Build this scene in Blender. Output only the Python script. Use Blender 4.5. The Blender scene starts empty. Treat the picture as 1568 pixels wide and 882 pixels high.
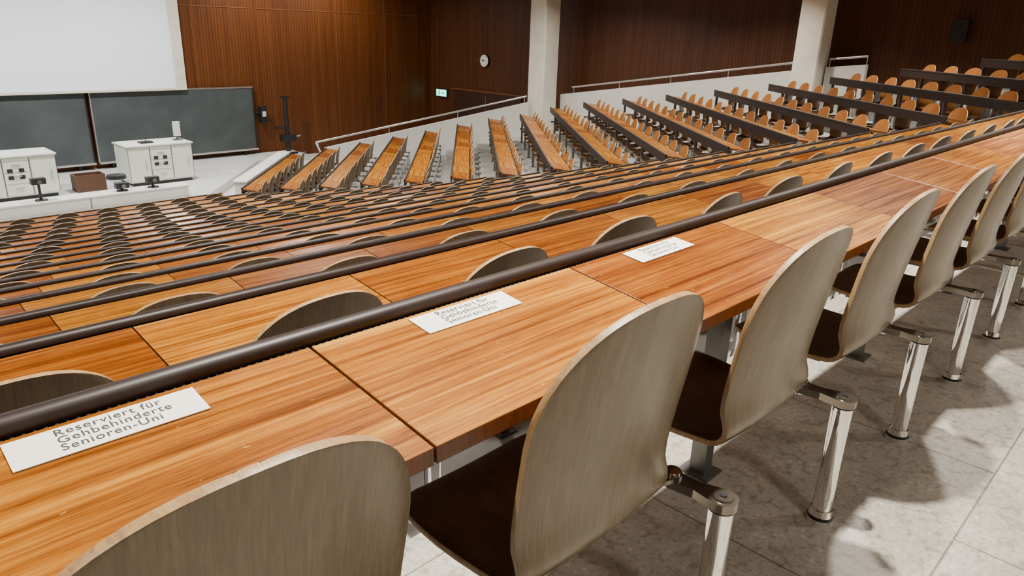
import bpy, bmesh, math, random
from mathutils import Vector, Matrix
random.seed(4)
D = bpy.data
coll = bpy.context.scene.collection

# ------------------------------------------------------------------ materials
def new_mat(name):
    m = D.materials.new(name); m.use_nodes = True
    nt = m.node_tree; b = nt.nodes['Principled BSDF']
    return m, nt, b
def N(nt, t, **kw):
    n = nt.nodes.new(t)
    for k, v in kw.items():
        if k in n.inputs: n.inputs[k].default_value = v
        else: setattr(n, k, v)
    return n
def ramp(nt, stops):
    r = nt.nodes.new('ShaderNodeValToRGB')
    e = r.color_ramp.elements
    while len(e) < len(stops): e.new(0.5)
    for i, (p, c) in enumerate(stops):
        e[i].position = p; e[i].color = (c[0], c[1], c[2], 1)
    return r
def noise(nt, vec, scale=1.0, detail=4, dist=0.0, rough=0.55):
    n = nt.nodes.new('ShaderNodeTexNoise')
    n.inputs['Scale'].default_value = scale
    n.inputs['Detail'].default_value = detail
    n.inputs['Distortion'].default_value = dist
    n.inputs['Roughness'].default_value = rough
    nt.links.new(vec, n.inputs['Vector'])
    return n
def mapping(nt, vec, sc, loc=(0, 0, 0)):
    mp = nt.nodes.new('ShaderNodeMapping')
    mp.inputs['Scale'].default_value = sc
    mp.inputs['Location'].default_value = loc
    nt.links.new(vec, mp.inputs['Vector'])
    return mp.outputs['Vector']
def math_n(nt, op, a, b=None):
    n = nt.nodes.new('ShaderNodeMath'); n.operation = op
    for i, v in enumerate((a, b)):
        if v is None: continue
        if isinstance(v, (int, float)): n.inputs[i].default_value = v
        else: nt.links.new(v, n.inputs[i])
    return n.outputs[0]
def mixc(nt, fac, a, b, blend='MIX'):
    n = nt.nodes.new('ShaderNodeMix'); n.data_type = 'RGBA'; n.blend_type = blend
    for i, v in ((0, fac), (6, a), (7, b)):
        if isinstance(v, (int, float)): n.inputs[i].default_value = v
        elif isinstance(v, tuple): n.inputs[i].default_value = (v[0], v[1], v[2], 1)
        else: nt.links.new(v, n.inputs[i])
    return n.outputs[2]
def bump(nt, b, h, strength=0.2, dist=0.002):
    n = nt.nodes.new('ShaderNodeBump'); n.inputs['Strength'].default_value = strength
    n.inputs['Distance'].default_value = dist
    nt.links.new(h, n.inputs['Height']); nt.links.new(n.outputs[0], b.inputs['Normal'])

def simple(name, col, rough=0.5, metal=0.0, var=0.08, scale=6.0, emis=0.0):
    m, nt, b = new_mat(name)
    tc = N(nt, 'ShaderNodeTexCoord')
    n = noise(nt, tc.outputs['Object'], scale, 4)
    lo = tuple(c * (1 - var) for c in col); hi = tuple(min(1, c * (1 + var)) for c in col)
    r = ramp(nt, [(0.3, lo), (0.7, hi)])
    nt.links.new(n.outputs[0], r.inputs[0]); nt.links.new(r.outputs[0], b.inputs['Base Color'])
    b.inputs['Roughness'].default_value = rough; b.inputs['Metallic'].default_value = metal
    if emis > 0:
        nt.links.new(r.outputs[0], b.inputs['Emission Color']); b.inputs['Emission Strength'].default_value = emis
    return m

def desk_wood():
    m, nt, b = new_mat('mahogany_desk')
    tc = N(nt, 'ShaderNodeTexCoord'); g = N(nt, 'ShaderNodeNewGeometry')
    rnd = g.outputs['Random Per Island']
    cx = N(nt, 'ShaderNodeCombineXYZ')
    nt.links.new(math_n(nt, 'MULTIPLY', rnd, 57.0), cx.inputs[0])
    nt.links.new(math_n(nt, 'MULTIPLY', rnd, 23.0), cx.inputs[1])
    va = N(nt, 'ShaderNodeVectorMath', operation='ADD')
    nt.links.new(tc.outputs['Object'], va.inputs[0]); nt.links.new(cx.outputs[0], va.inputs[1])
    v = va.outputs[0]
    n1 = noise(nt, mapping(nt, v, (2.6, 135, 10)), 1.0, 4, 0.08)
    n2 = noise(nt, mapping(nt, v, (0.9, 40, 4)), 1.0, 3, 0.15)
    n3 = noise(nt, mapping(nt, v, (26, 560, 50)), 1.0, 3, 0.0)
    n4 = noise(nt, mapping(nt, v, (4.5, 2.5, 2)), 1.0, 2, 0.0)
    f = math_n(nt, 'ADD', math_n(nt, 'MULTIPLY', n1.outputs[0], 0.5), math_n(nt, 'MULTIPLY', n2.outputs[0], 0.5))
    f = math_n(nt, 'ADD', f, math_n(nt, 'MULTIPLY', math_n(nt, 'SUBTRACT', n3.outputs[0], 0.5), 0.26))
    f = math_n(nt, 'ADD', f, math_n(nt, 'MULTIPLY', math_n(nt, 'SUBTRACT', n4.outputs[0], 0.5), 0.16))
    r = ramp(nt, [(0.36, (0.105, 0.027, 0.0015)), (0.46, (0.215, 0.065, 0.0032)), (0.55, (0.305, 0.110, 0.0060)), (0.67, (0.45, 0.200, 0.018))])
    nt.links.new(f, r.inputs[0])
    tr = ramp(nt, [(0.0, (0.48, 0.32, 0.30)), (0.14, (0.70, 0.58, 0.55)), (0.34, (0.96, 0.94, 0.92)), (0.8, (1.0, 1.05, 1.0)), (1.0, (1.12, 1.28, 1.3))])
    r2 = math_n(nt, 'FRACT', math_n(nt, 'MULTIPLY', rnd, 7.31))
    nt.links.new(r2, tr.inputs[0])
    c = mixc(nt, 1.0, r.outputs[0], tr.outputs[0], 'MULTIPLY')
    n5 = noise(nt, mapping(nt, v, (60, 110, 60)), 1.0, 2, 0.0)
    sp = ramp(nt, [(0.70, (0, 0, 0)), (0.78, (0.4, 0.4, 0.4))]); nt.links.new(n5.outputs[0], sp.inputs[0])
    c = mixc(nt, sp.outputs[0], c, (0.66, 0.38, 0.12))
    nt.links.new(c, b.inputs['Base Color'])
    rr = ramp(nt, [(0.3, (0.27,) * 3), (0.7, (0.38,) * 3)]); nt.links.new(n1.outputs[0], rr.inputs[0])
    nt.links.new(rr.outputs[0], b.inputs['Roughness'])
    b.inputs['Specular IOR Level'].default_value = 0.28
    bump(nt, b, n3.outputs[0], 0.10, 0.001)
    return m

def ply_wood(name, dark, mid, light, rough=0.32, spec=0.5):
    m, nt, b = new_mat(name)
    tc = N(nt, 'ShaderNodeTexCoord'); oi = N(nt, 'ShaderNodeObjectInfo')
    va = N(nt, 'ShaderNodeVectorMath', operation='ADD')
    cx = N(nt, 'ShaderNodeCombineXYZ')
    nt.links.new(math_n(nt, 'MULTIPLY', oi.outputs['Random'], 31.0), cx.inputs[0])
    nt.links.new(math_n(nt, 'MULTIPLY', oi.outputs['Random'], 17.0), cx.inputs[2])
    nt.links.new(tc.outputs['Object'], va.inputs[0]); nt.links.new(cx.outputs[0], va.inputs[1])
    v = va.outputs[0]
    n1 = noise(nt, mapping(nt, v, (30, 12, 1.8)), 1.0, 4, 0.8)
    n2 = noise(nt, mapping(nt, v, (260, 100, 9)), 1.0, 3, 0)
    f = math_n(nt, 'ADD', math_n(nt, 'MULTIPLY', n1.outputs[0], 0.5), math_n(nt, 'MULTIPLY', n2.outputs[0], 0.5))
    r = ramp(nt, [(0.32, dark), (0.5, mid), (0.70, light)])
    nt.links.new(f, r.inputs[0]); nt.links.new(r.outputs[0], b.inputs['Base Color'])
    b.inputs['Roughness'].default_value = rough
    b.inputs['Specular IOR Level'].default_value = spec
    bump(nt, b, n2.outputs[0], 0.05, 0.001)
    return m

def wall_wood(name, axis, dark, light, k=1.0):
    m, nt, b = new_mat(name)
    tc = N(nt, 'ShaderNodeTexCoord')
    w = nt.nodes.new('ShaderNodeTexWave'); w.wave_type = 'BANDS'; w.bands_direction = axis
    w.inputs['Scale'].default_value = 3.4; w.inputs['Distortion'].default_value = 0
    nt.links.new(tc.outputs['Object'], w.inputs['Vector'])
    n = noise(nt, mapping(nt, tc.outputs['Object'], (7, 7, 0.25)), 1.0, 5, 0.3)
    r = ramp(nt, [(0.3, dark), (0.7, light)]); nt.links.new(n.outputs[0], r.inputs[0])
    g = ramp(nt, [(0.0, (0.62,) * 3), (0.25, (0.95,) * 3), (1.0, (1.0,) * 3)]); nt.links.new(w.outputs[0], g.inputs[0])
    c = mixc(nt, 1.0, r.outputs[0], g.outputs[0], 'MULTIPLY')
    nt.links.new(c, b.inputs['Base Color']); b.inputs['Roughness'].default_value = 0.5
    b.inputs['Specular IOR Level'].default_value = 0.3
    bump(nt, b, g.outputs[0], 0.25, 0.01)
    return m

def floor_tile():
    m, nt, b = new_mat('terrazzo_tile')
    tc = N(nt, 'ShaderNodeTexCoord')
    v = tc.outputs['Object']
    br = nt.nodes.new('ShaderNodeTexBrick'); br.offset = 0.5; br.squash = 1
    br.inputs['Scale'].default_value = 1.0; br.inputs['Mortar Size'].default_value = 0.003
    br.inputs['Brick Width'].default_value = 0.9; br.inputs['Row Height'].default_value = 0.9
    br.inputs['Color1'].default_value = (0.45, 0.425, 0.37, 1); br.inputs['Color2'].default_value = (0.415, 0.392, 0.345, 1)
    br.inputs['Mortar'].default_value = (0.19, 0.175, 0.15, 1)
    nt.links.new(mapping(nt, v, (1, 1, 1), (-2.01, -0.25, 0)), br.inputs['Vector'])
    n1 = noise(nt, v, 5, 6, 0.3); n2 = noise(nt, v, 75, 3, 0)
    vo = nt.nodes.new('ShaderNodeTexVoronoi'); vo.inputs['Scale'].default_value = 38; nt.links.new(v, vo.inputs['Vector'])
    n6 = noise(nt, v, 55, 2, 0)
    dd = math_n(nt, 'ADD', vo.outputs['Distance'], math_n(nt, 'MULTIPLY', math_n(nt, 'SUBTRACT', n6.outputs[0], 0.5), 0.6))
    cr = ramp(nt, [(0.14, (1.38, 1.36, 1.32)), (0.22, (1.0,) * 3), (0.66, (1.0,) * 3), (0.80, (0.70, 0.69, 0.66))]); nt.links.new(dd, cr.inputs[0])
    r1 = ramp(nt, [(0.3, (0.80, 0.79, 0.77)), (0.7, (1.12, 1.11, 1.10))]); nt.links.new(n1.outputs[0], r1.inputs[0])
    r2 = ramp(nt, [(0.32, (0.76, 0.75, 0.73)), (0.5, (1.0,) * 3), (0.7, (1.10,) * 3)]); nt.links.new(n2.outputs[0], r2.inputs[0])
    c = mixc(nt, 1.0, br.outputs['Color'], r1.outputs[0], 'MULTIPLY')
    c = mixc(nt, 1.0, c, r2.outputs[0], 'MULTIPLY')
    c = mixc(nt, 0.85, c, cr.outputs[0], 'MULTIPLY')
    nt.links.new(c, b.inputs['Base Color']); b.inputs['Roughness'].default_value = 0.42
    return m

M_desk = desk_wood()
M_edge = ply_wood('desk_edge_wood', (0.08, 0.025, 0.008), (0.13, 0.042, 0.012), (0.19, 0.066, 0.018), 0.4)
M_rail = simple('dark_rail', (0.016, 0.008, 0.0055), 0.5, 0, 0.2, 9)
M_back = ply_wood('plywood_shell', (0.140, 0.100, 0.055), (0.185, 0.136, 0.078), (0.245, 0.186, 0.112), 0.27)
M_back_shaded = ply_wood('plywood_shell_shaded', (0.060, 0.036, 0.017), (0.090, 0.057, 0.028), (0.13, 0.086, 0.045), 0.36, 0.35)  # same plywood as the first row, shade on the rows ahead painted in
M_seatin = ply_wood('plywood_inner', (0.16, 0.057, 0.011), (0.27, 0.105, 0.021), (0.36, 0.152, 0.034), 0.32)
M_seat_shaded = ply_wood('plywood_seat_shaded', (0.038, 0.017, 0.007), (0.062, 0.029, 0.012), (0.090, 0.045, 0.020), 0.45, 0.2)  # seat part of the shell, desk shade put into its colour
M_rim = ply_wood('plywood_rim', (0.20, 0.11, 0.045), (0.34, 0.21, 0.09), (0.45, 0.29, 0.13), 0.45)
M_chrome = simple('chrome', (0.93, 0.92, 0.90), 0.045, 1.0, 0.02)
M_steel = simple('grey_steel', (0.16, 0.16, 0.15), 0.4, 0.7, 0.08)
M_cast = simple('cast_metal', (0.24, 0.215, 0.18), 0.22, 0.9, 0.2)
M_black = simple('black_plastic', (0.012, 0.012, 0.013), 0.45)
M_white = simple('white_paint', (0.56, 0.555, 0.52), 0.6, 0, 0.04, 2)
M_cab = simple('cabinet_white', (0.62, 0.64, 0.56), 0.45, 0, 0.03, 2)
M_paper = simple('card_paper', (0.84, 0.81, 0.73), 0.6, 0, 0.02, 20)
M_ink = simple('grey_ink', (0.03, 0.03, 0.03), 0.7)
M_floor = floor_tile()
M_conc = simple('terrace_concrete', (0.36, 0.35, 0.33), 0.6, 0, 0.12, 5)
M_stage = simple('stage_linoleum', (0.55, 0.56, 0.55), 0.35, 0, 0.05, 1.5)
M_pillar = simple('pillar_concrete', (0.68, 0.66, 0.57), 0.7, 0, 0.08, 3)
M_ceil = simple('ceiling_grey', (0.36, 0.33, 0.29), 0.8)
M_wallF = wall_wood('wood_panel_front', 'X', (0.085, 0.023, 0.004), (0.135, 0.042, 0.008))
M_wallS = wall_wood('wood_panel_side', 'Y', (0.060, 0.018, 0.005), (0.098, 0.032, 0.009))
M_seam = simple('panel_seam', (0.15, 0.05, 0.014), 0.5)
M_door = simple('door_dark', (0.030, 0.010, 0.004), 0.5, 0, 0.2, 2)
M_board = simple('chalkboard_slate', (0.044, 0.054, 0.055), 0.6, 0, 0.25, 1.2)
M_screen = simple('projection_screen', (0.80, 0.84, 0.92), 0.8, 0, 0.01, 1)
M_frame = simple('cream_frame', (0.62, 0.58, 0.46), 0.6)
M_alu = simple('brushed_aluminium', (0.60, 0.59, 0.57), 0.3, 0.9, 0.05)
M_exit = simple('exit_sign_green', (0.10, 0.85, 0.60), 0.4, 0, 0.03, 3, 3.5)
M_brown = simple('brown_crate', (0.08, 0.034, 0.014), 0.6)
M_lamp = simple('lamp_glass', (1.0, 0.93, 0.82), 0.4, 0, 0.0, 3, 6.0)

# ------------------------------------------------------------------ mesh builder
class MB:
    def __init__(s, mats): s.v = []; s.f = []; s.m = []; s.sm = []; s.mats = list(mats)
    def idx(s, m):
        if m not in s.mats: s.mats.append(m)
        return s.mats.index(m)
    def add(s, vs, fs, m, smooth=False):
        o = len(s.v); s.v += [tuple(p) for p in vs]
        for f in fs:
            s.f.append([i + o for i in f]); s.m.append(s.idx(m)); s.sm.append(smooth)
    def box(s, x0, x1, y0, y1, z0, z1, m):
        vs = [(x0, y0, z0), (x1, y0, z0), (x1, y1, z0), (x0, y1, z0), (x0, y0, z1), (x1, y0, z1), (x1, y1, z1), (x0, y1, z1)]
        s.add(vs, [(0, 3, 2, 1), (4, 5, 6, 7), (0, 1, 5, 4), (1, 2, 6, 5), (2, 3, 7, 6), (3, 0, 4, 7)], m)
    def prism(s, poly, z0, z1, m, mtop=None):
        n = len(poly)
        z0s = z0 if isinstance(z0, (list, tuple)) else [z0] * n
        z1s = z1 if isinstance(z1, (list, tuple)) else [z1] * n
        vs = [(p[0], p[1], z0s[i]) for i, p in enumerate(poly)] + [(p[0], p[1], z1s[i]) for i, p in enumerate(poly)]
        s.add(vs, [tuple(reversed(range(n)))] + [(i, (i + 1) % n, n + (i + 1) % n, n + i) for i in range(n)], m)
        s.add(vs[n:], [tuple(range(n))], mtop or m)
    def tube(s, p0, p1, r0, r1, m, seg=16, caps=True):
        p0 = Vector(p0); p1 = Vector(p1); d = (p1 - p0).normalized()
        a = d.orthogonal().normalized(); b = d.cross(a)
        vs = []
        for p, r in ((p0, r0), (p1, r1)):
            for i in range(seg):
                t = 2 * math.pi * i / seg
                vs.append(p + a * r * math.cos(t) + b * r * math.sin(t))
        s.add(vs, [(i, (i + 1) % seg, seg + (i + 1) % seg, seg + i) for i in range(seg)], m, True)
        if caps:
            s.add(vs[:seg], [tuple(reversed(range(seg)))], m); s.add(vs[seg:], [tuple(range(seg))], m)
    def extr_x(s, prof, x0, x1, m, smooth=False):
        n = len(prof)
        vs = [(x0, p[0], p[1]) for p in prof] + [(x1, p[0], p[1]) for p in prof]
        s.add(vs, [(i, (i + 1) % n, n + (i + 1) % n, n + i) for i in range(n)], m, smooth)
        s.add(vs[:n], [tuple(reversed(range(n)))], m); s.add(vs[n:], [tuple(range(n))], m)
    def plate(s, A, B, wa, wm, wb, z0, z1, m):
        A = Vector(A); B = Vector(B); d = (B - A).normalized(); nn = Vector((-d.y, d.x))
        poly = []
        for k in range(9):
            t = math.pi / 2 + math.pi * k / 8; poly.append(A + (d * math.cos(t) + nn * math.sin(t)) * wa)
        poly.append((A + B) / 2 - nn * wm)
        for k in range(9):
            t = -math.pi / 2 + math.pi * k / 8; poly.append(B + (d * math.cos(t) + nn * math.sin(t)) * wb)
        poly.append((A + B) / 2 + nn * wm)
        s.prism([(q.x, q.y) for q in poly], z0, z1, m)
    def mesh(s, name):
        me = D.meshes.new(name); me.from_pydata(s.v, [], s.f)
        for m in s.mats: me.materials.append(m)
        for i, p in enumerate(me.polygons): p.material_index = s.m[i]; p.use_smooth = s.sm[i]
        bm = bmesh.new(); bm.from_mesh(me); bmesh.ops.recalc_face_normals(bm, faces=bm.faces); bm.to_mesh(me); bm.free()
        return me
    def obj(s, name, loc=(0, 0, 0), rot=0.0, parent=None):
        o = D.objects.new(name, s.mesh(name)); o.location = loc; o.rotation_euler = (0, 0, rot)
        coll.objects.link(o)
        if parent: o.parent = parent
        return o
def empty(name, loc=(0, 0, 0), rot=0.0):
    e = D.objects.new(name, None); e.location = loc; e.rotation_euler = (0, 0, rot); e.empty_display_size = 0.2
    coll.objects.link(e); return e

# ------------------------------------------------------------------ chair (origin: chair centre x, desk front line y, floor z)
CX = 0.018
def make_chair_mesh(mback):
    prof = []  # (y,z,halfwidth)
    p = 2.35; W = 0.212; ZT = 0.898; ZM = 0.70; SZ = 0.410
    K = 14
    def yb(z):
        if z > 0.54: return -0.368 - 0.064 * ((z - 0.54) / 0.365) ** 1.15
        return -0.368
    for i in range(K + 1):
        th = math.pi / 2 * (1 - i / K)
        c = max(math.cos(th), 0.0) ** (2 / p); s_ = math.sin(th) ** (2 / p)
        z = ZM + (ZT - ZM) * s_
        prof.append((yb(z), z, max(W * c, 0.012)))
    for z in (0.66, 0.62, 0.58, 0.54, 0.51): prof.append((yb(z), z, W - 0.004 * (0.70 - z) / 0.1))
    R = 0.075; cy, cz = -0.368 + R, SZ + R
    for k in range(0, 7):
        a = math.pi + (math.pi / 2) * k / 6
        prof.append((cy + R * math.cos(a), cz + R * math.sin(a), 0.203 - 0.0008 * k))
    for y, dz, w in ((-0.25, -.004, 0.199), (-0.20, -.006, 0.201), (-0.15, -.005, 0.203), (-0.10, -.001, 0.203), (-0.07, 0.002, 0.200), (-0.04, .003, 0.190), (-0.02, 0.001, 0.172), (-0.008, -.006, 0.13)):
        prof.append((y, SZ + dz, w))
    T = 17
    vs = []; fs = []; fm = []
    n = len(prof)
    for i, (y, z, w) in enumerate(prof):
        up = 1.0 if z > 0.51 else max(0.0, (z - 0.42) / 0.09)
        for j in range(T):
            t = -1 + 2 * j / (T - 1); x = w * t
            c = (x / 0.21) ** 2
            vs.append((x, y + 0.030 * c * up, z + 0.010 * c * (1 - up)))
    for i in range(n - 1):
        for j in range(T - 1):
            a = i * T + j; fs.append((a, a + 1, a + T + 1, a + T)); fm.append(3 if prof[i][1] < 0.45 else 0)
    me = D.meshes.new('shell'); me.from_pydata(vs, [], fs)
    mats = (mback, M_seatin, M_rim, M_seat_shaded, M_seat_shaded, M_rim)
    for m in mats: me.materials.append(m)
    for i, q in enumerate(me.polygons): q.use_smooth = True; q.material_index = fm[i]
    bm = bmesh.new(); bm.from_mesh(me); bmesh.ops.recalc_face_normals(bm, faces=bm.faces)
    bm.faces.ensure_lookup_table()
    fb = [f for f in bm.faces if f.calc_center_median().z > 0.6][0]
    if fb.normal.y > 0: bmesh.ops.reverse_faces(bm, faces=bm.faces)
    bm.to_mesh(me); bm.free()
    o = D.objects.new('tmp', me); coll.objects.link(o)
    sm = o.modifiers.new('s', 'SOLIDIFY'); sm.thickness = 0.012; sm.offset = -1; sm.material_offset = 1; sm.material_offset_rim = 2
    bv = o.modifiers.new('b', 'BEVEL'); bv.width = 0.0025; bv.segments = 2; bv.limit_method = 'ANGLE'; bv.angle_limit = math.radians(50)
    dg = bpy.context.evaluated_depsgraph_get(); dg.update()
    me2 = D.meshes.new_from_object(o.evaluated_get(dg))
    D.objects.remove(o)
    mb = MB([M_chrome, M_cast, M_steel, M_black])
    px, py = 0.338, -0.405
    mb.tube((px, py, 0.03), (px, py, 0.358), 0.0255, 0.0265, M_chrome, 28)
    mb.tube((px, py, 0.0), (px, py, 0.014), 0.036, 0.036, M_chrome, 28)
    mb.tube((px, py, 0.014), (px, py, 0.022), 0.032, 0.032, M_black, 28)
    mb.tube((px, py, 0.022), (px, py, 0.040), 0.032, 0.029, M_chrome, 28)
    mb.tube((px, py, 0.358), (px, py, 0.363), 0.029, 0.029, M_black, 28)
    ex, ey = px - 0.01, py + 0.115
    mb.plate((px, py), (ex, ey), 0.032, 0.018, 0.022, 0.363, 0.383, M_cast)
    mb.tube((px, py, 0.383), (px, py, 0.387), 0.022, 0.020, M_cast, 20)
    mb.tube((px, py, 0.387), (px, py, 0.390), 0.008, 0.007, M_black, 10)
    mb.tube((ex, ey, 0.358), (ex, ey, 0.396), 0.018, 0.018, M_chrome, 18)
    mb.plate((ex, ey), (0.08, -0.22), 0.022, 0.015, 0.022, 0.380, 0.390, M_cast)
    mb.tube((0.08, -0.22, 0.37), (0.08, -0.22, 0.397), 0.020, 0.019, M_cast, 18)
    mb.prism([(0.13, -0.27), (0.13, -0.10), (-0.13, -0.10), (-0.13, -0.27)], 0.386, 0.397, M_steel)
    me3 = mb.mesh('metal')
    bm = bmesh.new(); bm.from_mesh(me2); nb = len(bm.faces)
    bm.from_mesh(me3)
    bm.faces.ensure_lookup_table()
    for f in bm.faces[nb:]: f.material_index += 6
    out = D.meshes.new('auditorium_chair'); bm.to_mesh(out); bm.free()
    for m in mats + (M_chrome, M_cast, M_steel, M_black): out.materials.append(m)
    return out
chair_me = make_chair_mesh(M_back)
chair_me2 = make_chair_mesh(M_back_shaded)

# ------------------------------------------------------------------ rows
PITCH = 0.87; SEG = 0.63; J0 = 0.521
def drop(n):
    d = 0.48
    if n >= 0:
        for k in range(1, n + 1): d += 0.245 - 0.0085 * (k - 1)
    else: d += 0.245 * n
    return d
ZC = 1.26
def zf(n): return 0.0 if n == 0 else ZC - drop(n) - 0.78
def Yn(n): return 0.945 + PITCH * n
def XB(y): return 6.6 + (13.5 - y) / 2.25
AS = math.radians(48.0)
Ds = Vector((math.cos(AS), math.sin(AS))); Fs = Vector((-math.sin(AS), math.cos(AS)))

def build_row(loc, rot, segs_x0, nseg, first=False):
    e = empty('lecture_desk_row', loc, rot)
    mb = MB([M_desk, M_edge])
    th = 0.028
    for k in range(nseg):
        x0 = segs_x0 + k * SEG + 0.002; x1 = x0 + SEG - 0.004
        yA, zA, yB, zB = -0.31, 0.742, 0.0, 0.78
        vs = [(x0, yA, zA - th), (x1, yA, zA - th), (x1, yB, zB - th), (x0, yB, zB - th), (x0, yA, zA), (x1, yA, zA), (x1, yB, zB), (x0, yB, zB)]
        o = len(mb.v); mb.v += vs
        for f, mm in (((0, 3, 2, 1), 1), ((4, 5, 6, 7), 0), ((0, 1, 5, 4), 1), ((1, 2, 6, 5), 1), ((2, 3, 7, 6), 1), ((3, 0, 4, 7), 1)):
            mb.f.append([i + o for i in f]); mb.m.append(mm); mb.sm.append(False)
    t = mb.obj('desk_tops', parent=e)
    if first:
        bv = t.modifiers.new('b', 'BEVEL'); bv.width = 0.0018; bv.segments = 2
    xa = segs_x0; xb = segs_x0 + nseg * SEG
    r = MB([M_rail, M_steel, M_alu, M_black])
    prof = []
    for i in range(16):
        a = 2 * math.pi * i / 16
        ca, sa = math.cos(a), math.sin(a)
        prof.append((0.020 + 0.016 * math.copysign(abs(ca) ** 0.8, ca), 0.787 + 0.016 * math.copysign(abs(sa) ** 0.8, sa)))
    r.extr_x(prof, xa, xb, M_rail, True)
    r.box(xa, xb, 0.010, 0.030, 0.655, 0.782, M_rail)
    r.box(xa, xb, -0.012, 0.010, 0.738, 0.750, M_steel)
    if first:   # perforated ventilation strip between desk and rail
        x = xa
        while x < xb - 0.02:
            r.box(x, x + 0.004, 0.000, 0.006, 0.765, 0.779, M_black); x += 0.012
    for k in range(nseg + 1):
        if (k % 2) == 1:
            x = segs_x0 + k * SEG
            r.box(x - 0.022, x + 0.022, -0.075, -0.025, 0.006, 0.735, M_steel)
            r.box(x - 0.045, x + 0.045, -0.10, 0.0, 0.0, 0.008, M_steel)
            r.extr_x([(-0.27, 0.700), (-0.27, 0.716), (0.010, 0.750), (0.010, 0.69), (-0.02, 0.69)], x - 0.018, x + 0.018, M_steel)
    r.obj('rail_and_frame', parent=e)
    if not first:
        for k in range(nseg):
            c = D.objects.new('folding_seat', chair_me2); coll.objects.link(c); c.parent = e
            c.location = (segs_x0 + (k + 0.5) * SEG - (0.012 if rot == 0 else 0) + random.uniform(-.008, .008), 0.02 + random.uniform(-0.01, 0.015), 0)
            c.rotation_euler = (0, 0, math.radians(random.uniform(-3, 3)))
    return e

KMIN = -7
for n in range(0, 16):
    y = Yn(n); xe = XB(y) - 0.35
    x0 = J0 + KMIN * SEG
    ns = int((xe - x0) / SEG)
    x0r = x0 if n == 0 else x0 + (xe - x0 - ns * SEG if n > 2 else 0)
    build_row((0, y, zf(n)), 0.0, x0r, ns, first=(n == 0))
    if n == 0:
        for k in range(ns):
            c = D.objects.new('auditorium_chair', chair_me); coll.objects.link(c)
            c.location = (x0 + (k + 0.5) * SEG + CX, y, 0)

NV = Vector((0.5255, 0.850))
def s_outer(B):
    s1 = (20.98 - NV.dot(B)) / NV.dot(Ds)
    s2 = (16.62 - B.x) / Ds.x
    return min(s1, s2)
for n in range(-3, 16):
    B = Vector((XB(Yn(n)), Yn(n)))
    L = min(s_outer(B) - 0.6, (15.95 - B.x) / Ds.x)
    st = 0.25
    ns = int((L - st) / SEG)
    P = B + Ds * st
    build_row((P.x, P.y, zf(n)), AS, 0.0, ns)

# ------------------------------------------------------------------ reserved signs
tilt = math.atan2(0.038, 0.31)
def sign(cx):
    mb = MB([M_paper])
    mb.box(-0.112, 0.112, -0.030, 0.030, 0.0, 0.0015, M_paper)
    yl = -0.042
    o = mb.obj('reserved_sign', (cx, Yn(0) + yl, 0.78 + yl * math.tan(tilt) + 0.0008))
    o.rotation_euler = (tilt, 0, math.radians(random.uniform(-1, 1)))
    cu = D.curves.new('lettering', 'FONT'); cu.body = "Reserviert f\u00fcr\nGehbehinderte\nSenioren-Uni"
    cu.size = 0.0195; cu.space_line = 0.84; cu.space_character = 1.12; cu.materials.append(M_ink); cu.offset = 0.00005
    cu.extrude = 0.0001
    t = D.objects.new('lettering', cu); coll.objects.link(t); t.parent = o; t.location = (-0.060, 0.0125, 0.0018)
for cx in (0.218, 0.818, 1.435): sign(cx)

# ------------------------------------------------------------------ floor & terraces
ZB = -4.2
f = MB([M_floor, M_conc])
def e_n(n): return 1.25 + PITCH * n
f.prism([(-5.2, -3.0), (XB(-3.0), -3.0), (XB(e_n(0)), e_n(0)), (-5.2, e_n(0))], ZB, 0.0, M_conc, M_floor)
f.obj('floor')
tmb = MB([M_floor, M_conc])
for n in range(1, 16):
    ya, yb = e_n(n - 1), e_n(n)
    tmb.prism([(-5.2, ya), (XB(ya), ya), (XB(yb), yb), (-5.2, yb)], ZB, zf(n), M_conc)
tmb.obj('floor_terraces_centre')
tmb = MB([M_floor, M_conc])
for n in range(-3, 16):
    ya, yb = e_n(n - 1) if n > -3 else -8.0, e_n(n)
    A = Vector((XB(ya), ya)); B = Vector((XB(yb), yb))
    if n < 3:
        sa = (17.35 - A.x) / Ds.x; sb = (17.35 - B.x) / Ds.x
    else:
        sa, sb = s_outer(A), s_outer(B)
    A2 = A + Ds * sa; B2 = B + Ds * sb
    tmb.prism([(A.x, A.y), (A2.x, A2.y), (B2.x, B2.y), (B.x, B.y)], ZB, zf(n), M_conc)
tmb.obj('floor_terraces_side')
g = MB([M_stage]); ZST = ZC - 3.85; ZLOW = zf(15)
g.box(-5.2, 17.4, 13.0, 21.4, ZLOW - 0.3, ZLOW - 0.01, M_stage); g.obj('floor_lower')
g = MB([M_stage, M_white])
g.prism([(-5.15, 16.7), (6.9, 16.7), (9.9, 20.2), (11.6, 20.4), (11.6, 21.36), (-5.15, 21.36)], ZLOW - 0.01, ZST, M_white, M_stage)
g.obj('stage_platform')

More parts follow.
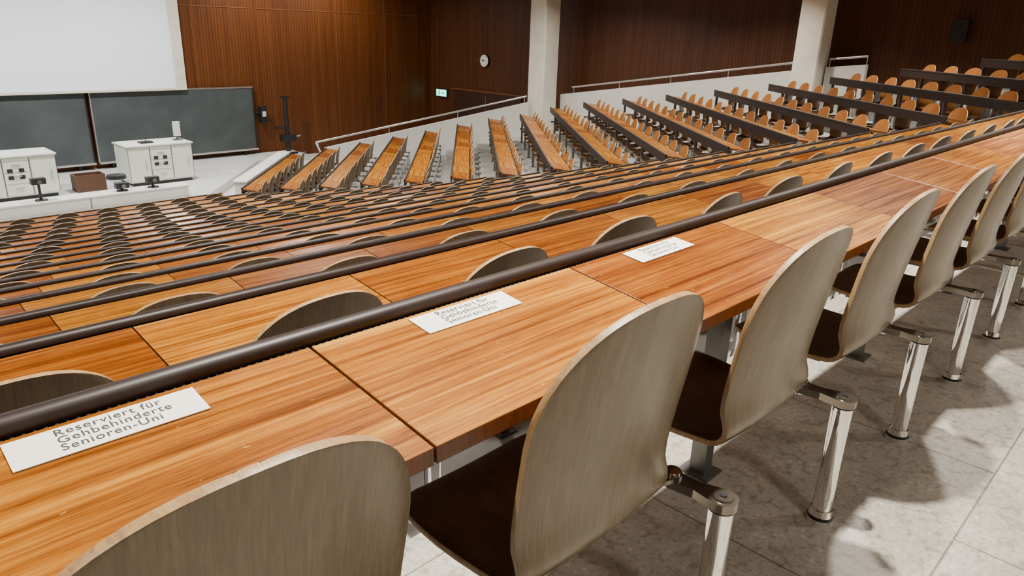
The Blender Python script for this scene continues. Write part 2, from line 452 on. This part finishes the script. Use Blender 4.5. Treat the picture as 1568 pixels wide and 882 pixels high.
# ------------------------------------------------------------------ walls
HT = 3.1
w = MB([M_wallF, M_seam]); w.box(-5.4, 17.6, 21.4, 21.6, ZB, HT, M_wallF)
w.obj('wall_front')
t = MB([M_seam])
for x in (8.86, 11.15, 13.5, 15.4):
    t.box(x - 0.012, x + 0.012, 21.388, 21.402, ZLOW, HT, M_seam)
for z in (1.62, ): t.box(8.3, 17.4, 21.388, 21.402, z - 0.012, z + 0.012, M_seam)
t.obj('trim_1')
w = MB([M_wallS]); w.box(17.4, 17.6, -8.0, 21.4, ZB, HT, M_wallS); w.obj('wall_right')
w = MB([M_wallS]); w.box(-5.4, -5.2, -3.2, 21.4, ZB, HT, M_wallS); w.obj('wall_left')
w = MB([M_white]); w.box(-5.4, 12.6, -3.2, -3.0, ZB, HT, M_white); w.box(12.6, 17.6, -8.2, -8.0, ZB, HT, M_white); w.box(12.5, 12.6, -8.2, -3.0, ZB, HT, M_white)
w.obj('wall_back')
w = MB([M_ceil]); w.box(-5.4, 17.6, -8.2, 21.6, HT, HT + 0.2, M_ceil); w.obj('ceiling')
# doors
d = MB([M_door, M_alu, M_seam])
ZD = ZC - 2.04
d.box(17.35, 17.398, 16.7, 20.05, ZLOW, ZD, M_door)
d.box(17.335, 17.35, 18.36, 18.40, ZLOW, ZD - 0.1, M_seam)
d.box(17.33, 17.398, 16.6, 20.15, ZD, ZD + 0.05, M_seam)
for y in (18.25, 18.5): d.tube((17.30, y, ZLOW + 0.9), (17.30, y, ZLOW + 1.2), 0.015, 0.015, M_alu, 8)
d.obj('door_1')
# clock
c = MB([M_white, M_black, M_frame])
cy, cz = 18.47, ZC - 1.0
c.tube((17.398, cy, cz), (17.33, cy, cz), 0.21, 0.21, M_black, 32)
c.tube((17.34, cy, cz), (17.322, cy, cz), 0.195, 0.195, M_paper, 32)
def hand(a, L, wd):
    dv = Vector((0, math.sin(a), math.cos(a))); nv = Vector((0, math.cos(a), -math.sin(a)))
    o = Vector((17.318, cy, cz))
    p = [o - dv * 0.03 - nv * wd, o - dv * 0.03 + nv * wd, o + dv * L + nv * wd, o + dv * L - nv * wd]
    p2 = [q + Vector((0.004, 0, 0)) for q in p]
    c.add(p + p2, [(0, 1, 2, 3), (4, 7, 6, 5), (0, 4, 5, 1), (1, 5, 6, 2), (2, 6, 7, 3), (3, 7, 4, 0)], M_black)
hand(math.radians(95), 0.10, 0.012); hand(math.radians(70), 0.15, 0.009)
for k in range(12):
    a = k * math.pi / 6; q = Vector((17.318, cy + 0.165 * math.sin(a), cz + 0.165 * math.cos(a)))
    c.box(q.x, q.x + 0.004, q.y - 0.007, q.y + 0.007, q.z - 0.012, q.z + 0.012, M_black)
c.obj('round_clock')
# exit sign
s = MB([M_exit, M_black, M_white])
s.box(17.31, 17.398, 20.38, 20.97, ZC - 2.35, ZC - 2.08, M_black)
s.box(17.300, 17.312, 20.40, 20.95, ZC - 2.33, ZC - 2.10, M_exit)
s.box(17.296, 17.301, 20.76, 20.82, ZC - 2.29, ZC - 2.14, M_white); s.box(17.296, 17.301, 20.50, 20.68, ZC - 2.235, ZC - 2.20, M_white)
s.obj('exit_sign')
# speaker
s = MB([M_black, M_cast])
s.box(17.20, 17.36, 4.28, 4.58, 1.33, 1.75, M_black)
s.tube((17.20, 4.43, 1.46), (17.19, 4.43, 1.46), 0.09, 0.085, M_black, 20)
s.tube((17.20, 4.43, 1.65), (17.19, 4.43, 1.65), 0.04, 0.035, M_black, 16)
s.box(17.35, 17.398, 4.38, 4.48, 1.45, 1.6, M_black)
s.obj('loudspeaker')
# pillars
for (x, y, h) in ((16.2, 14.75, .31), (16.6, 7.08, .285)):
    p = MB([M_pillar]); b = 0.03
    poly = [(x - h + b, y - h), (x + h - b, y - h), (x + h, y - h + b), (x + h, y + h - b), (x + h - b, y + h), (x - h + b, y + h), (x - h, y + h - b), (x - h, y - h + b)]
    p.prism(poly, ZB, HT, M_pillar); p.obj('concrete_pillar')

# parapet + handrail
def parapet(a, b, off=0.17, th=0.07):
    pm = MB([M_white])
    A = Vector(a[:2]); Bv = Vector(b[:2]); dd = (Bv - A).normalized(); nn = Vector((-dd.y, dd.x))
    poly = [A + nn * th, A - nn * th, Bv - nn * th, Bv + nn * th]
    pm.prism([(q.x, q.y) for q in poly], ZB, [a[2] - off, a[2] - off, b[2] - off, b[2] - off], M_white)
    return pm.obj('concrete_parapet')
pp1 = parapet((10.8, 18.0, -1.85), (15.80, 14.92, -0.55))
pp2 = parapet((16.7, 14.4, -0.31), (16.7, 7.4, 0.78))
pp3 = parapet((16.75, 6.75, 0.88), (16.75, 5.9, 0.98))
def rail(P, par):
    mb = MB([M_alu])
    for a, b in zip(P[:-1], P[1:]):
        mb.tube(a, b, 0.028, 0.028, M_alu, 12)
    for a, b in zip(P[1:-1] if len(P) > 2 else P[:-1], P[2:] if len(P) > 2 else P[1:]):
        nn = max(1, int((Vector(b) - Vector(a)).length / 1.6))
        for i in range(nn + 1):
            q = Vector(a).lerp(Vector(b), i / nn * 0.98 + 0.01)
            mb.tube(q, q - Vector((0, 0, 0.19)), 0.012, 0.012, M_alu, 8)
    mb.obj('handrail', parent=par)
rail([(10.65, 17.95, -2.15), (10.6, 18.1, -1.87), (15.75, 14.95, -0.55)], pp1)
rail([(16.68, 14.0, -0.25), (16.68, 7.4, 0.78)], pp2)
rail([(16.72, 6.7, 0.88), (16.72, 5.9, 0.98)], pp3)

# white barrier in front of side block
b = MB([M_white, M_steel])
o = Vector((XB(Yn(15)), Yn(15)))
def SP(s, off): q = o + Ds * s + Fs * off; return (q.x, q.y)
b.prism([SP(1.2, .20), SP(1.2, .46), SP(5.2, .46), SP(5.2, .20)], ZLOW - 0.01, ZC - 3.32, M_white)
b.prism([SP(1.15, .17), SP(1.15, .49), SP(5.25, .49), SP(5.25, .17)], ZC - 3.32, ZC - 3.29, M_white)
b.obj('white_barrier')

# ------------------------------------------------------------------ chalkboards & screen
def board(x0, x1, name='chalkboard'):
    m = MB([M_board, M_alu, M_black])
    m.box(x0, x1, 21.20, 21.26, ZC - 3.66, ZC - 1.88, M_board)
    m.box(x0 - 0.03, x1 + 0.03, 21.19, 21.28, ZC - 1.88, ZC - 1.84, M_alu)
    m.box(x0 - 0.03, x1 + 0.03, 21.12, 21.28, ZC - 3.71, ZC - 3.66, M_alu)
    m.box(x0 - 0.03, x0, 21.19, 21.28, ZC - 3.66, ZC - 1.88, M_alu); m.box(x1, x1 + 0.03, 21.19, 21.28, ZC - 3.66, ZC - 1.88, M_black)
    m.box(x0 + 0.3, x0 + 0.36, 21.26, 21.355, ZST, ZC - 1.9, M_black); m.box(x1 - 0.36, x1 - 0.3, 21.26, 21.355, ZST, ZC - 1.9, M_black)
    m.obj(name)
board(5.95, 10.36); board(1.15, 5.80); board(-3.65, 1.0)
m = MB([M_screen, M_frame])
m.box(-1.5, 8.12, 21.08, 21.12, ZC - 1.80, HT - 0.1, M_screen)
m.box(8.12, 8.40, 21.06, 21.14, ZC - 1.80, HT - 0.1, M_frame)
m.box(-1.6, 8.40, 21.05, 21.15, ZC - 1.86, ZC - 1.80, M_frame)
m.obj('projection_screen')
m = MB([M_black, M_white]); m.box(10.50, 10.68, 21.0, 21.18, -1.65, -1.15, M_black); m.box(10.54, 10.64, 20.96, 21.0, -1.45, -1.3, M_white); m.box(10.56, 10.62, 21.18, 21.38, -1.45, -1.3, M_black)
m.box(10.35, 10.5, 21.02, 21.1, -1.35, -1.30, M_black); m.box(10.68, 10.85, 21.02, 21.1, -1.6, -1.55, M_black); m.obj('bracket_camera')

# ------------------------------------------------------------------ lectern cabinets
def cabinet(x0, x1, y0, y1, h=0.88):
    m = MB([M_cab, M_black, M_alu, M_steel])
    z0 = ZST
    m.box(x0 + .05, x1 - .05, y0 + .05, y1 - .05, z0, z0 + .08, M_black)
    m.box(x0, x1, y0, y1, z0 + .08, z0 + h, M_cab)
    m.box(x0 - .03, x1 + .03, y0 - .03, y1 + .03, z0 + h, z0 + h + .035, M_cab)
    m.box(x0 - .005, x1 + .005, y0 - .005, y1 + .005, z0 + h - .012, z0 + h, M_steel)
    W = (x1 - x0) / 3
    for i in range(3):
        a = x0 + i * W + .02
        if i == 1:
            for j in range(3): m.box(a, a + W - .04, y0 - .012, y0, z0 + .12 + j * .25, z0 + .34 + j * .25, M_cab); m.box(a + W * .3, a + W * .6, y0 - .03, y0 - .012, z0 + .26 + j * .25, z0 + .28 + j * .25, M_alu)
        else:
            m.box(a, a + W - .04, y0 - .012, y0, z0 + .12, z0 + h - .06, M_cab)
            m.box(a + W * .7, a + W * .74, y0 - .03, y0 - .012, z0 + .4, z0 + .6, M_alu)
    for i in range(4):
        xx = x0 + i * W
        m.box(max(x0, xx - .008), min(x1, xx + .008), y0 - .004, y0, z0 + .09, z0 + h - .02, M_steel)
    for k in range(2):
        for j in range(2): m.box(x0 + W * (1.15 + k * .42), x0 + W * (1.15 + k * .42) + .10, y0 - .02, y0 - .010, z0 + h - .32 - j * .15, z0 + h - .24 - j * .15, M_black)
    for k in range(2): m.box(x0 - .01, x0, y0 + .1 + k * .4, y0 + .42 + k * .4, z0 + .14, z0 + h - .08, M_cab)
    m.obj('lectern_cabinet')
cabinet(5.78, 7.3, 18.45, 19.35, .93); cabinet(2.75, 4.28, 18.45, 19.35, .93)
m = MB([M_white, M_steel])
zt = ZST + 0.967
m.tube((7.15, 18.9, zt), (7.15, 18.9, zt + .12), .03, .03, M_steel, 12); m.box(7.05, 7.25, 18.8, 19.0, zt, zt + .02, M_steel)
m.box(7.07, 7.23, 18.86, 18.92, zt + .10, zt + .46, M_white); m.obj('document_camera')
m = MB([M_black, M_alu]); m.box(6.2, 6.5, 18.7, 18.95, zt, zt + .03, M_black)
m.tube((6.35, 18.85, zt + .03), (6.4, 18.8, zt + .22), .008, .006, M_black, 8); m.obj('gooseneck_microphone')
m = MB([M_brown]); m.box(4.62, 5.25, 18.5, 18.9, ZST, ZST + .03, M_brown)
for a in ((4.62, 5.25, 18.5, 18.53), (4.62, 5.25, 18.87, 18.9), (4.62, 4.65, 18.53, 18.87), (5.22, 5.25, 18.53, 18.87)): m.box(a[0], a[1], a[2], a[3], ZST + .03, ZST + .38, M_brown)
m.obj('wooden_crate')

# long white counter on the stage edge, with items
ZCT = ZST + 0.26
m = MB([M_white, M_steel])
m.box(-4.4, 6.45, 16.75, 17.15, ZST, ZCT - 0.03, M_white)
m.box(-4.45, 6.5, 16.72, 17.18, ZCT - 0.03, ZCT, M_white)
for x in (-2.2, 0.0, 2.2, 4.4): m.box(x - .01, x + .01, 16.744, 16.75, ZST, ZCT - 0.03, M_steel)
m.obj('stage_counter')
def headcam(x, y, h, zb, name='desk_camera'):
    m = MB([M_black, M_cast])
    m.tube((x, y, zb), (x, y, zb + .02), .12, .11, M_black, 20)
    m.tube((x, y, zb + .02), (x, y, zb + h), .03, .025, M_black, 10)
    m.box(x - .13, x + .13, y - .08, y + .08, zb + h, zb + h + .12, M_black)
    m.tube((x, y - .08, zb + h + .06), (x, y - .15, zb + h + .06), .04, .045, M_cast, 14)
    m.obj(name)
headcam(3.55, 16.95, .34, ZCT); headcam(5.1, 16.95, .06, ZCT); headcam(5.75, 16.95, .12, ZCT)
def swivel(x, y, h=.42):
    m = MB([M_black, M_chrome])
    for k in range(5):
        t = k * 2 * math.pi / 5; m.tube((x, y, ZST + .09), (x + .26 * math.cos(t), y + .26 * math.sin(t), ZST + .06), .016, .012, M_chrome, 8)
        m.tube((x + .26 * math.cos(t), y + .26 * math.sin(t) - .015, ZST + .03), (x + .26 * math.cos(t), y + .26 * math.sin(t) + .015, ZST + .03), .03, .03, M_black, 12)
    m.tube((x, y, ZST + .09), (x, y, ZST + h), .022, .022, M_chrome, 12)
    m.tube((x, y, ZST + h), (x, y, ZST + h + .08), .21, .20, M_black, 24)
    m.obj('swivel_stool')
swivel(5.3, 17.9, .36)
m = MB([M_black, M_cast]); x, y = 11.1, 20.6
m.box(x - .3, x + .3, y - .03, y + .03, ZST, ZST + .06, M_black); m.box(x - .03, x + .03, y - .3, y + .3, ZST, ZST + .06, M_black)
m.tube((x, y, ZST + .06), (x, y, ZST + 1.75), .07, .06, M_black, 16); m.box(x - .12, x + .12, y - .05, y + .05, ZST + 1.70, ZST + 1.76, M_black)
m.tube((x, y, ZST + .5), (x + .4, y - .05, ZST + .55), .03, .03, M_cast, 10); m.box(x - .22, x + .22, y - .16, y + .1, ZST + .42, ZST + .60, M_black)
m.box(x - .35, x - .05, y - .1, y + .1, ZST + .8, ZST + .86, M_black)
m.obj('projector_column_stand')

# ------------------------------------------------------------------ lighting (ceiling downlights)
def lamp(x, y, power, size=0.35, col=(1.0, 0.93, 0.83), spot=None):
    ld = D.lights.new('downlight_bulb', 'AREA'); ld.shape = 'DISK'; ld.size = size; ld.energy = power; ld.color = col
    if spot: ld.spread = math.radians(spot)
    mb = MB([M_alu, M_lamp]); 
    mb.tube((0, 0, 0.0), (0, 0, 0.058), size * .5 + .04, size * .5 + .04, M_alu, 24, False)
    mb.tube((0, 0, 0.045), (0, 0, 0.055), size * .5 + .035, size * .5 + .035, M_lamp, 24)
    fo = mb.obj('ceiling_downlight', (x, y, HT - 0.06))
    o = D.objects.new('downlight_bulb', ld); o.location = (0, 0, 0.03); o.parent = fo; coll.objects.link(o)
for x in (-2.1, 1.35, 4.8, 8.2, 11.2): lamp(x, 1.15, 135, 0.11, spot=122)
for x in (-1.0, 3.0, 7.0, 11.0, 14.6): lamp(x, 4.6, 125, 0.25, spot=105)
for x in (0.5, 5.0, 9.5, 14.4): lamp(x, 8.2, 185, 0.3, spot=130)
for x in (0.5, 5.0, 9.5, 14.0): lamp(x, 12.2, 240, 0.3, spot=140)
for x in (2.0, 6.5): lamp(x, 17.4, 500, 0.4, (0.98, 0.97, 0.95))
for x in (10.5, 13.2): lamp(x, 19.9, 140, 0.3)
for x in (0.8, 4.5, 9.0): lamp(x, -1.4, 26, 0.3)
lamp(14.6, 0.2, 70, .3)

wd = D.worlds.new('world'); bpy.context.scene.world = wd; wd.use_nodes = True
wd.node_tree.nodes['Background'].inputs[0].default_value = (0.9, 0.85, 0.8, 1); wd.node_tree.nodes['Background'].inputs[1].default_value = 0.3

# ------------------------------------------------------------------ camera
p = math.radians(19.74); th = math.radians(44.12); rl = math.radians(1.944)
F = Vector((math.cos(th) * math.cos(p), math.sin(th) * math.cos(p), -math.sin(p)))
R0 = Vector((math.sin(th), -math.cos(th), 0)); U0 = R0.cross(F)
R = R0 * math.cos(rl) + U0 * math.sin(rl); U = U0 * math.cos(rl) - R0 * math.sin(rl)
cd = D.cameras.new('camera'); cd.sensor_width = 36; cd.lens = 36 * 1100 / 1568; cd.clip_start = 0.02; cd.clip_end = 200
co = D.objects.new('camera', cd); coll.objects.link(co)
mt = Matrix((R, U, -F)).transposed().to_4x4(); mt.translation = Vector((0, 0, ZC))
co.matrix_world = mt
bpy.context.scene.camera = co
